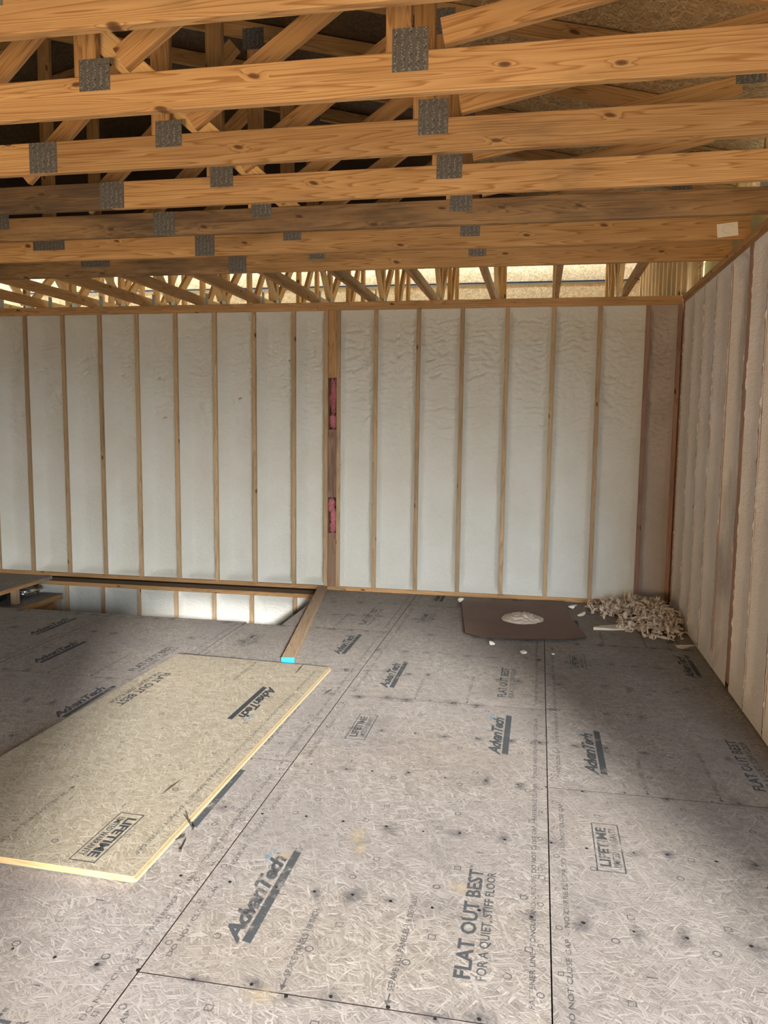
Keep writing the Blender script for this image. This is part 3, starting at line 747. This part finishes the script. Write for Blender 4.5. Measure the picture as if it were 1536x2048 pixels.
# ================================================================== SHORT JOISTS from the last truss over the back wall, and webs beyond
JX = [-5.58, -5.02, -4.445, -3.87, -3.30, -2.715, -2.14, -1.59, -1.008, -0.452, 0.112, 0.70]
ORD = ['first', 'second', 'third', 'fourth', 'fifth', 'sixth', 'seventh', 'eighth', 'ninth', 'tenth', 'eleventh', 'twelfth']
YJ0 = Y0T+DYT*6+0.02
for k, x in enumerate(JX):
    t = thing(empty('jack_truss', (x, YB, ZT)), 'short truss running back over the foam wall, %s from the left in the bright strip' % ORD[k], 'roof truss', 'short trusses over the back wall')
    beam('bottom_chord', t, (x, YJ0, ZT+0.0455), (x, 9.9, ZT+0.0455), 0.038, 0.089, M_PALE if False else M_WEB)
    yw = [8.05, 8.85, 9.6]
    zt2 = lambda yy: 3.255+0.22*(yy-7.4)
    for q, yy in enumerate(yw):
        beam('web', t, (x, yy, ZT+0.092), (x, yy, zt2(yy)-0.045), 0.038, 0.089, M_WEB, up=(0, 1, 0))
        gusset(t, x+0.0205, yy-0.01, ZT+0.075, 0.10, 0.11, M_GUSSET_PALE, axis='x')
    beam('web', t, (x, 7.62, zt2(7.62)-0.05), (x, 8.0, ZT+0.14), 0.037, 0.089, M_WEB)
    beam('web', t, (x, 8.80, zt2(8.80)-0.06), (x, 8.12, ZT+0.14), 0.037, 0.089, M_WEB)
    beam('web', t, (x, 8.92, ZT+0.14), (x, 9.55, zt2(9.55)-0.06), 0.037, 0.089, M_WEB)
    beam('top_chord', t, (x, 7.50, zt2(7.50)), (x, 9.9, zt2(9.9)), 0.038, 0.089, M_WEB)
    gusset(t, x+0.0205, 7.60, ZT+0.07, 0.06, 0.13, M_GUSSET, axis='x')

# far sheathed wall and studs behind, bright with daylight
wall_far = struct(empty('wall_far', (0, 11.6, 2)))
xx = -9.0
while xx < 3.5:
    for za, zb in ((1.2, 3.575), (3.625, 5.8)):
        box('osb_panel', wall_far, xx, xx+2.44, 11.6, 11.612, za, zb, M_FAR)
    box('flashing', wall_far, xx, xx+2.44, 11.59, 11.63, 3.605, 3.625, M_FLASH)
    box('flashing', wall_far, xx, xx+2.44, 11.592, 11.63, 3.575, 3.605, M_FOIL)
    xx += 2.44
wall_side = struct(empty('wall_side', (1.4, 9.5, 2)))
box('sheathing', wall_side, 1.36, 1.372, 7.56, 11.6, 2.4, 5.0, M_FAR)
for q in range(13):
    yy = 7.72+0.305*q
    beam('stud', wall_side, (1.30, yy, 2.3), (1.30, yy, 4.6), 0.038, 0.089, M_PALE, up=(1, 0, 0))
box('sheathing', wall_side, 1.36, 1.372, 7.56, 11.6, -3.0, 2.4, M_ROOF)

# ================================================================== THINGS ON THE FLOOR
# loose OSB sheet
cs = [(-2.440, 2.420), (-1.336, 2.410), (-1.296, 4.909), (-2.367, 4.917)]
cxm, cym = -1.86, 3.66
Z0, Z1 = 0.003, 0.027
t = thing(empty('osb_sheet', (cxm, cym, 0), -0.016), 'loose clean tan OSB sheet lying on top of the floor at left', 'board')
Tl = BASE[t.name].inverted()
def prism(name, parent, pts, z0, z1, mat):
    loc = [(BASE[parent.name].inverted() @ Vector((p[0], p[1], 0))) for p in pts]
    n = len(pts)
    vs = [(p.x, p.y, z0) for p in loc]+[(p.x, p.y, z1) for p in loc]
    fs = [tuple(range(n-1, -1, -1)), tuple(range(n, 2*n))]+[(i, (i+1) % n, n+(i+1) % n, n+i) for i in range(n)]
    me = pydata(name, vs, fs, mat)
    return mesh_obj(name, me, parent, BASE[parent.name])
pan = prism('panel_body', t, cs, Z0, Z1, M_LOOSE)
pan.data.materials.append(M_EDGE)
for p in pan.data.polygons:
    if abs(p.normal.z) < 0.5: p.material_index = 1
# tongue along the right-hand edge
tong = prism('tongue_edge', t, [(cs[1][0]+.0005, cs[1][1]+.002), (cs[1][0]+0.008, cs[1][1]+.002), (cs[2][0]+0.008, cs[2][1]-.002), (cs[2][0]+.0005, cs[2][1]-.002)], Z0+0.004, Z0+0.014, M_TONGUE)
lip = prism('top_lip', t, [(cs[1][0]-0.004, cs[1][1]+.002), (cs[1][0]+0.0006, cs[1][1]+.002), (cs[2][0]+0.0006, cs[2][1]-.002), (cs[2][0]-0.004, cs[2][1]-.002)], Z1-0.002, Z1+0.0006, M_TONGUE)
RZ = Matrix.Rotation(math.pi-0.016, 4, 'Z')
def loose_print(nm, me, x, y, mat=None, stuff=False):
    m2 = me.copy(); m2.materials.clear(); m2.materials.append(mat or M_INK_FRESH)
    o = mesh_obj(nm, m2, pan, Matrix.Translation((x, y, Z1+0.0009)) @ RZ)
    if stuff: o['kind'] = 'stuff'
loose_print('logo_print', ME_LOGO, -1.583, 4.435); loose_print('leaf_print', ME_LEAF, -1.583, 4.435, M_INK_BLUE)
loose_print('slogan_print', ME_SLOGAN, -2.315, 4.51); loose_print('warranty_print', ME_WARR, -1.612, 2.815)
loose_print('edge_print', ME_EA, -1.372, 4.87, M_INK, True)
mk = join([ringp(0.25+0.40*j+(0.1 if i % 2 else 0), -(0.14+0.24*i), 0.014, 0.0035, sq=(i+j) % 2 == 1) for i in range(4) for j in range(6)] + [quad(0.42+0.4*j, -(0.28+0.24*i), 0.45+0.4*j, -(0.276+0.24*i)) for i in range(3) for j in range(5)])
loose_print('nail_marks', ink_mesh('nail_marks', mk, M_INK), -1.32, 4.9, M_INK, True)
sp1 = ink_mesh('spacing_print', SPACE1, M_INK_FINE)
loose_print('spacing_print', sp1, -1.80, 4.88, M_INK, True); 
loose_print('spacing_print', ink_mesh('spacing_print', flip_x(SPACE1, 0.4) if False else SPACE2, M_INK), -1.93, 2.98, M_INK, True)

# the sheet rests on its right-hand edge, its left side sitting a little proud of the floor
pv = Vector((-1.32, 3.66, 0.0))
t.matrix_basis = Matrix.Translation(pv) @ Matrix.Rotation(0.016, 4, 'Y') @ Matrix.Translation(-pv) @ t.matrix_basis

# 2x4 plank with the blue end
pa, pb = Vector((-1.618, 5.018, 0)), Vector((-2.030, 7.40, 0))
L = (pb-pa).length
yaw = math.atan2(pb.y-pa.y, pb.x-pa.x)
t = thing(empty('plank', tuple(pa), yaw), 'worn two-by-four plank lying from the back wall with a bright blue end', 'plank')
me = board_mesh(L, 0.089, 0.038, M_PLANK, 0.003)
o = mesh_obj('plank_body', me, t, BASE[t.name] @ Matrix.Translation((0, 0, 0.0195)))
o = box('blue_end', None, -0.0015, 0.006, -0.0448, 0.0448, 0.0003, 0.0389, M_BLUE); BASE_b = o.matrix_basis.copy(); put(o, t, BASE[t.name] @ BASE_b)
o['label'] = 'bright blue painted end'

# brown hardboard with clipped corners, foam patty on it
hb = [(-0.655, 7.145), (-0.516, 6.015), (-0.386, 5.912), (0.235, 6.000), (0.400, 6.110), (0.300, 6.80), (0.275, 7.340)]
t = thing(empty('hardboard_sheet', (-0.15, 6.5, 0)), 'dark brown hardboard sheet with clipped corners near the back wall', 'board')
n = len(hb); NS = 9
vs, fs = [], []
c0 = Vector((-0.15, 6.5))
def hb_z(x, y):
    return 0.004+0.012*sstep(0.30, 0.75, math.hypot((x+0.1)*1.0, (y-6.55)*0.9))+0.004*noise.noise(Vector((x*3, y*3, 0)))
rim = []
for i in range(n):
    a, b = Vector(hb[i]), Vector(hb[(i+1) % n])
    for k in range(NS): rim.append(a.lerp(b, k/NS))
RN = 8; m = len(rim)
for lay, dz in ((0, 0.005), (1, 0.0)):
    for r_ in range(1, RN+1):
        for p in rim:
            q = c0.lerp(p, r_/RN); vs.append((q.x-c0.x, q.y-c0.y, hb_z(q.x, q.y)+dz))
    vs.append((0, 0, hb_z(*c0)+dz))
per = RN*m+1
for lay in (0, 1):
    o0 = lay*per; tri = []
    for k in range(m): tri.append((o0+per-1, o0+k, o0+(k+1) % m))
    for r_ in range(RN-1):
        for k in range(m): tri.append((o0+r_*m+k, o0+(r_+1)*m+k, o0+(r_+1)*m+(k+1) % m, o0+r_*m+(k+1) % m))
    fs += [f[::-1] for f in tri] if lay == 0 else [f for f in tri]
o1 = (RN-1)*m
for k in range(m): fs.append((o1+k, o1+(k+1) % m, per+o1+(k+1) % m, per+o1+k))
me = pydata('hardboard', vs, fs, M_HARD); me.materials.append(M_HARD_EDGE)
bm = bmesh.new(); bm.from_mesh(me); bmesh.ops.recalc_face_normals(bm, faces=bm.faces[:])
for f in bm.faces:
    if abs(f.normal.z) < 0.5: f.material_index = 1
bm.to_mesh(me); bm.free()
mesh_obj('board', me, t, BASE[t.name])

def patty(name, cx, cy, z, rx_, ry_, h, seed, mat, nr=16, na=56):
    vs, fs = [(0, 0, h)], []
    for r_ in range(1, nr+1):
        for k in range(na):
            a = 2*math.pi*k/na; s = r_/nr
            jag = 1+0.10*noise.noise(Vector((math.cos(a)*2.5, math.sin(a)*2.5, seed)))
            x, y = rx_*s*jag*math.cos(a), ry_*s*jag*math.sin(a)
            zz = h*(1-s**3.5)*(0.75+0.25*math.cos(s*3))+0.018*(1-s**4)*noise.noise(Vector((x*28, y*28, seed)))+0.011*(1-s**4)*noise.noise(Vector((x*60, y*60, seed)))
            vs.append((x, y, max(0.0, zz) if r_ < nr else 0.0))
    for k in range(na): fs.append((0, 1+k, 1+(k+1) % na))
    for r_ in range(nr-1):
        for k in range(na):
            fs.append((1+r_*na+k, 1+(r_+1)*na+k, 1+(r_+1)*na+(k+1) % na, 1+r_*na+(k+1) % na))
    return mesh_obj(name, pydata(name, vs, fs, mat, True), None, Matrix.Translation((cx, cy, z)))
thing(patty('foam_patty', -0.095, 6.62, hb_z(-0.095, 6.62)+0.0075, 0.175, 0.20, 0.040, 3.0, M_BLOB), 'round lumpy patty of white spray foam on the brown hardboard', 'foam')

# foam trimmings swept into the corner
def ribbon(L, w, curl, tw, thick, seed, n=9):
    r = random.Random(seed)
    p = Vector((0, 0, 0)); d = r.uniform(0, 6.28); el = r.uniform(-0.2, 0.9)
    side_t = r.uniform(0, 3.14); V = []
    for k in range(n+1):
        s = k/n
        dv = Vector((math.cos(d)*math.cos(el), math.sin(d)*math.cos(el), math.sin(el)))
        sd = Vector((-math.sin(d), math.cos(d), 0))
        up = dv.cross(sd)
        ang = side_t+tw*s
        wv = (sd*math.cos(ang)+up*math.sin(ang))*(w*0.5*(0.35+0.65*math.sin(math.pi*min(1, s*0.9+0.1)))*(0.85+0.3*r.random()))
        nv = (up*math.cos(ang)-sd*math.sin(ang))*thick*0.5
        V += [p-wv-nv, p+wv-nv, p+wv+nv, p-wv+nv]
        p = p+dv*(L/n)
        d += curl/n*r.uniform(0.6, 1.4); el += r.uniform(-0.5, 0.45)
    F = [(3, 2, 1, 0)]
    for k in range(n):
        a = 4*k
        for e in range(4): F.append((a+e, a+(e+1) % 4, a+4+(e+1) % 4, a+4+e))
    F.append((4*n, 4*n+1, 4*n+2, 4*n+3))
    return V, F
PV, PF = [], []
pr = random.Random(21)
def pile_h(x, y):
    c = math.exp(-(((x-1.02)/0.22)**2+((y-6.75)/0.34)**2))*0.13+math.exp(-(((x-0.85)/0.26)**2+((y-7.12)/0.18)**2))*0.11
    return c
cnt = 0
while cnt < 800:
    if cnt % 3 == 0: x, y = pr.gauss(0.80, 0.20), pr.gauss(7.10, 0.14)
    else: x, y = pr.gauss(0.99, 0.15), pr.gauss(6.72, 0.26)
    if x > 1.13 or y > 7.34 or x < 0.47 or y < 6.15 or (y < 6.4 and x < 0.8) or (x < 0.55 and y < 6.9): continue
    cnt += 1
    L_ = pr.uniform(0.04, 0.13)
    V, F = ribbon(L_, pr.uniform(0.012, 0.030), pr.choice((-1, 1))*pr.uniform(1.0, 5.0), pr.uniform(-1.5, 1.5), 0.005, 100+cnt)
    V = [Vector((q.x, q.y, q.z*0.75)) for q in V]
    hz = pile_h(x, y)*pr.uniform(0.0, 1.0)
    zmin = min(v.z for v in V)
    off = Vector((x, y, max(0.002, hz)-min(zmin, 0)-0.0))
    V = [v+off for v in V]
    V = [Vector((min(v.x, 1.176), min(v.y, 7.40), v.z)) for v in V]
    b = len(PV); PV += [tuple(v) for v in V]; PF += [tuple(q+b for q in f) for f in F]
c = Vector((0.95, 6.8, 0.0))
o = mesh_obj('foam_shavings', pydata('foam_shavings', [tuple(Vector(v)-c) for v in PV], PF, M_SHAV), None, Matrix.Translation(c))
thing(o, 'heap of curly beige foam trimmings in the corner by the right wall', 'foam trimmings'); o['kind'] = 'stuff'
def scrap(name, x, y, z, L_, w, curl, seed, mat, label, rot=None, thick=0.012, n=9):
    V, F = ribbon(L_, w, curl, 0.3, thick, seed, n)
    ce = sum(V, Vector())/len(V)
    V = [v-ce for v in V]
    V = [Vector((v.x, v.y, v.z*0.45)) for v in V]
    zm = min(v.z for v in V)
    V = [Vector((v.x, v.y, v.z-zm)) for v in V]
    o = mesh_obj(name, pydata(name, [tuple(v) for v in V], F, mat), None, Matrix.Translation((x, y, z)) @ Matrix.Rotation(rot or 0.0, 4, 'Z'))
    return thing(o, label, 'foam scrap')
# long flat slab of trimmed foam lying in front of the heap
SV, SF = [], []
for k in range(13):
    s = k/12; wv = 0.062*math.sin(math.pi*(0.03+0.94*s))**1.3*(1+0.25*noise.noise(Vector((s*6, 0, 2))))
    x = -0.24+0.48*s; y = 0.05*math.sin(s*2.2); z = 0.012+0.012*noise.noise(Vector((s*4, 3, 0)))
    SV += [(x, y-wv, 0.001), (x, y+wv, 0.001), (x, y+wv*0.9, z+0.012), (x, y-wv*0.9, z+0.004)]
SF.append((3, 2, 1, 0))
for k in range(12):
    for e in range(4): SF.append((4*k+e, 4*k+(e+1) % 4, 4*k+4+(e+1) % 4, 4*k+4+e))
SF.append((48, 49, 50, 51))
me = pydata('foam_slab', SV, SF, M_SHAV)
bm = bmesh.new(); bm.from_mesh(me); bmesh.ops.recalc_face_normals(bm, faces=bm.faces[:]); bm.to_mesh(me); bm.free()
thing(mesh_obj('foam_slab', me, None, Matrix.Translation((0.70, 6.47, 0.0)) @ Matrix.Rotation(0.25, 4, 'Z')), 'long flat sliver of trimmed foam lying in front of the heap', 'foam scrap')
scrap('foam_scrap', 0.33, 7.02, 0.018, 0.13, 0.055, 2.0, 5, M_WHITE, 'pale torn foam scrap at the right edge of the brown hardboard, farther one', 0.3)
scrap('foam_scrap', 0.40, 6.86, 0.001, 0.10, 0.045, 1.0, 6, M_SHAV, 'small dull foam scrap beside the hardboard, nearer than the pale torn one', 1.2)
scrap('foam_scrap', -0.655, 7.12, 0.014, 0.085, 0.05, 2.5, 7, M_WHITE, 'white foam scrap on the far left corner of the brown hardboard', 0.9)
scrap('foam_scrap', -0.30, 5.79, 0.001, 0.055, 0.04, 0.5, 8, M_WHITE, 'small white foam crumb on the floor in front of the hardboard, leftmost of three', 0.5, 0.018, 5)
scrap('foam_scrap', -0.062, 5.61, 0.001, 0.055, 0.042, 0.6, 9, M_WHITE, 'white foam crumb just left of the floor seam in front of the hardboard', 2.2, 0.022, 5)
scrap('foam_scrap', 0.14, 5.62, 0.001, 0.032, 0.025, 0.6, 10, M_WHITE, 'tiny white foam crumb just right of the floor seam in front of the hardboard', 1.2, 0.012, 4)
scrap('foam_scrap', 1.085, 5.98, 0.001, 0.16, 0.07, 2.4, 12, M_SHAV, 'curled pale foam scrap against the base of the right wall, nearest of the trimmings', 1.9, 0.02)

# nails and splinters by the loose sheet
def nail(x, y, ang, L_, label, lift=0.0):
    n = 7; r = 0.0026; V, F = [], []
    for px, rr in ((0, 0.0062), (0.0022, 0.0062), (0.0022, r), (L_-0.008, r), (L_, 0.0003)):
        for k in range(n): V.append((px, rr*math.cos(2*math.pi*k/n), rr*math.sin(2*math.pi*k/n)))
    for j in range(4):
        for k in range(n): F.append((j*n+k, j*n+(k+1) % n, (j+1)*n+(k+1) % n, (j+1)*n+k))
    F += [tuple(range(n-1, -1, -1)), tuple(range(4*n, 5*n))]
    o = mesh_obj('nail', pydata('nail', V, F, M_NAIL), None, Matrix.Translation((x, y, 0.0075)) @ Matrix.Rotation(ang, 4, 'Z') @ Matrix.Rotation(-lift, 4, 'Y'))
    return thing(o, label, 'nail', 'loose nails by the sheet')
nail(-1.355, 2.672, 0.80, 0.085, 'dark nail lying slantwise beside the loose sheet, nearest its edge', 0.02)
nail(-1.272, 2.634, 1.75, 0.085, 'dark nail lying lengthwise, right of the other loose nail', 0.0)
nail(-1.292, 2.795, 2.65, 0.075, 'dark nail sticking up off the floor by the near end of the black stripe', 0.65)
def splinter(x, y, z, ang, L_, w, label):
    V = [(0, 0, 0), (L_*.5, w, 0), (L_, 0, 0), (L_*.5, -w, 0), (L_*.1, 0, .002), (L_*.5, w*.5, .004), (L_*.9, 0, .002), (L_*.5, -w*.5, .004)]
    F = [(3, 2, 1, 0), (0, 1, 5, 4), (1, 2, 6, 5), (2, 3, 7, 6), (3, 0, 4, 7), (4, 5, 6, 7)]
    thing(mesh_obj('wood_splinter', pydata('splinter', V, F, M_DARK), None, Matrix.Translation((x, y, z)) @ Matrix.Rotation(ang, 4, 'Z')), label, 'splinter')
splinter(-1.525, 2.99, Z1+.005, 1.45, 0.15, 0.004, 'dark thin splinter lying on the loose sheet near its right edge')
splinter(-1.47, 4.70, Z1+.004, 1.6, 0.22, 0.004, 'dark splinter lying on the far end of the loose sheet below the plank')
splinter(-1.215, 4.44, 0.001, 1.35, 0.13, 0.006, 'dark splinter on the floor right of the loose sheet, beside its far end')

# white card on the sixth truss
yc = Y0T+DYT*5-0.0205
t = thing(empty('paper_card', (1.083, yc, 2.803)), 'small white card fixed to the right end of the sixth truss chord', 'card')
Rc = Matrix.Translation((1.083, yc, 2.803)) @ Matrix.Rotation(-0.10, 4, 'Y')
vs = [(sx*0.060, sy*0.0008, sz*0.040) for sx in (-1, 1) for sy in (-1, 1) for sz in (-1, 1)]
mesh_obj('card_sheet', pydata('card', vs, [(0, 1, 3, 2), (4, 6, 7, 5), (0, 4, 5, 1), (2, 3, 7, 6), (0, 2, 6, 4), (1, 5, 7, 3)], M_PAPER), t, Rc)
V, F = [], []
for a in range(16):
    aa = 2*math.pi*a/20+0.3
    for rr in (1.0, 0.93): V.append((0.005+0.034*rr*math.cos(aa), -0.0015, 0.004+0.026*rr*math.sin(aa)))
for a in range(15): F.append((2*a, 2*a+1, 2*a+3, 2*a+2))
mesh_obj('pencil_oval', pydata('pencil_oval', V, F, M_PENCIL), t, Rc)

# ================================================================== STAIR PLATFORM AND TREAD at the far left
t = thing(empty('stair_platform', (-5.6, 6.95, 0)), 'plywood stair platform at floor level, far left by the back wall', 'stair')
box('platform_deck', t, -6.25, -4.955, 6.30, YB-0.005, -0.035, 0.0, M_FLOOR)
beam('edge_board', t, (-4.952, 6.30, -0.019), (-4.952, 7.16, -0.019), 0.006, 0.036, M_PLATE)
beam('post', t, (-5.0, 6.86, -0.181), (-5.0, 6.86, -0.036), 0.06, 0.06, M_STUD, up=(1, 0, 0))
beam('post', t, (-5.0, 6.34, -0.181), (-5.0, 6.34, -0.036), 0.06, 0.06, M_STUD, up=(1, 0, 0))
beam('riser', t, (-5.32, 6.32, -0.108), (-5.32, 7.38, -0.108), 0.02, 0.143, M_BACKBOARD)
t = thing(empty('stair_tread', (-5.1, 6.95, -0.18)), 'brown stair tread one step below the platform, open framed side', 'stair')
box('tread_board', t, -5.50, -4.84, 6.30, YB-0.005, -0.205, -0.182, M_FLOOR)
beam('edge_board', t, (-4.838, 6.30, -0.206), (-4.838, 7.38, -0.206), 0.024, 0.05, M_PLATE)
beam('side_panel', t, (-4.90, 6.32, -0.40), (-4.90, 7.36, -0.40), 0.018, 0.34, M_PLATE)
beam('post', t, (-4.862, 7.33, -2.95), (-4.862, 7.33, -0.232), 0.038, 0.06, M_STUD, up=(1, 0, 0))
beam('post', t, (-4.862, 6.80, -2.95), (-4.862, 6.80, -0.232), 0.038, 0.06, M_STUD, up=(1, 0, 0))
beam('stringer', t, (-4.868, 6.86, -0.42), (-4.868, 7.28, -0.26), 0.03, 0.04, M_PLATE)
o = mesh_obj('foil_bag', lump_mesh(0.07, 0.15, 0.048, 9, M_FOIL, 0.42, 26, 18, 3.6), None, Matrix.Translation((-5.045, 7.16, -0.109)))
thing(o, 'crumpled silver foil bag tucked under the stair platform edge', 'foil bag')
V, F = [], []
for j in range(33):
    rr = 0.055+0.006*math.sin(j*math.pi/2); 
    for k in range(14): V.append((rr*math.cos(2*math.pi*k/14), -0.28+0.0175*j, rr*math.sin(2*math.pi*k/14)))
for j in range(32):
    for k in range(14): F.append((14*j+k, 14*j+(k+1) % 14, 14*j+14+(k+1) % 14, 14*j+14+k))
thing(mesh_obj('ribbed_pipe', pydata('ribbed_pipe', V, F, M_BLACK, True), None, Matrix.Translation((-5.20, 6.66, -0.118))), 'black ribbed pipe lying under the stair platform', 'pipe')
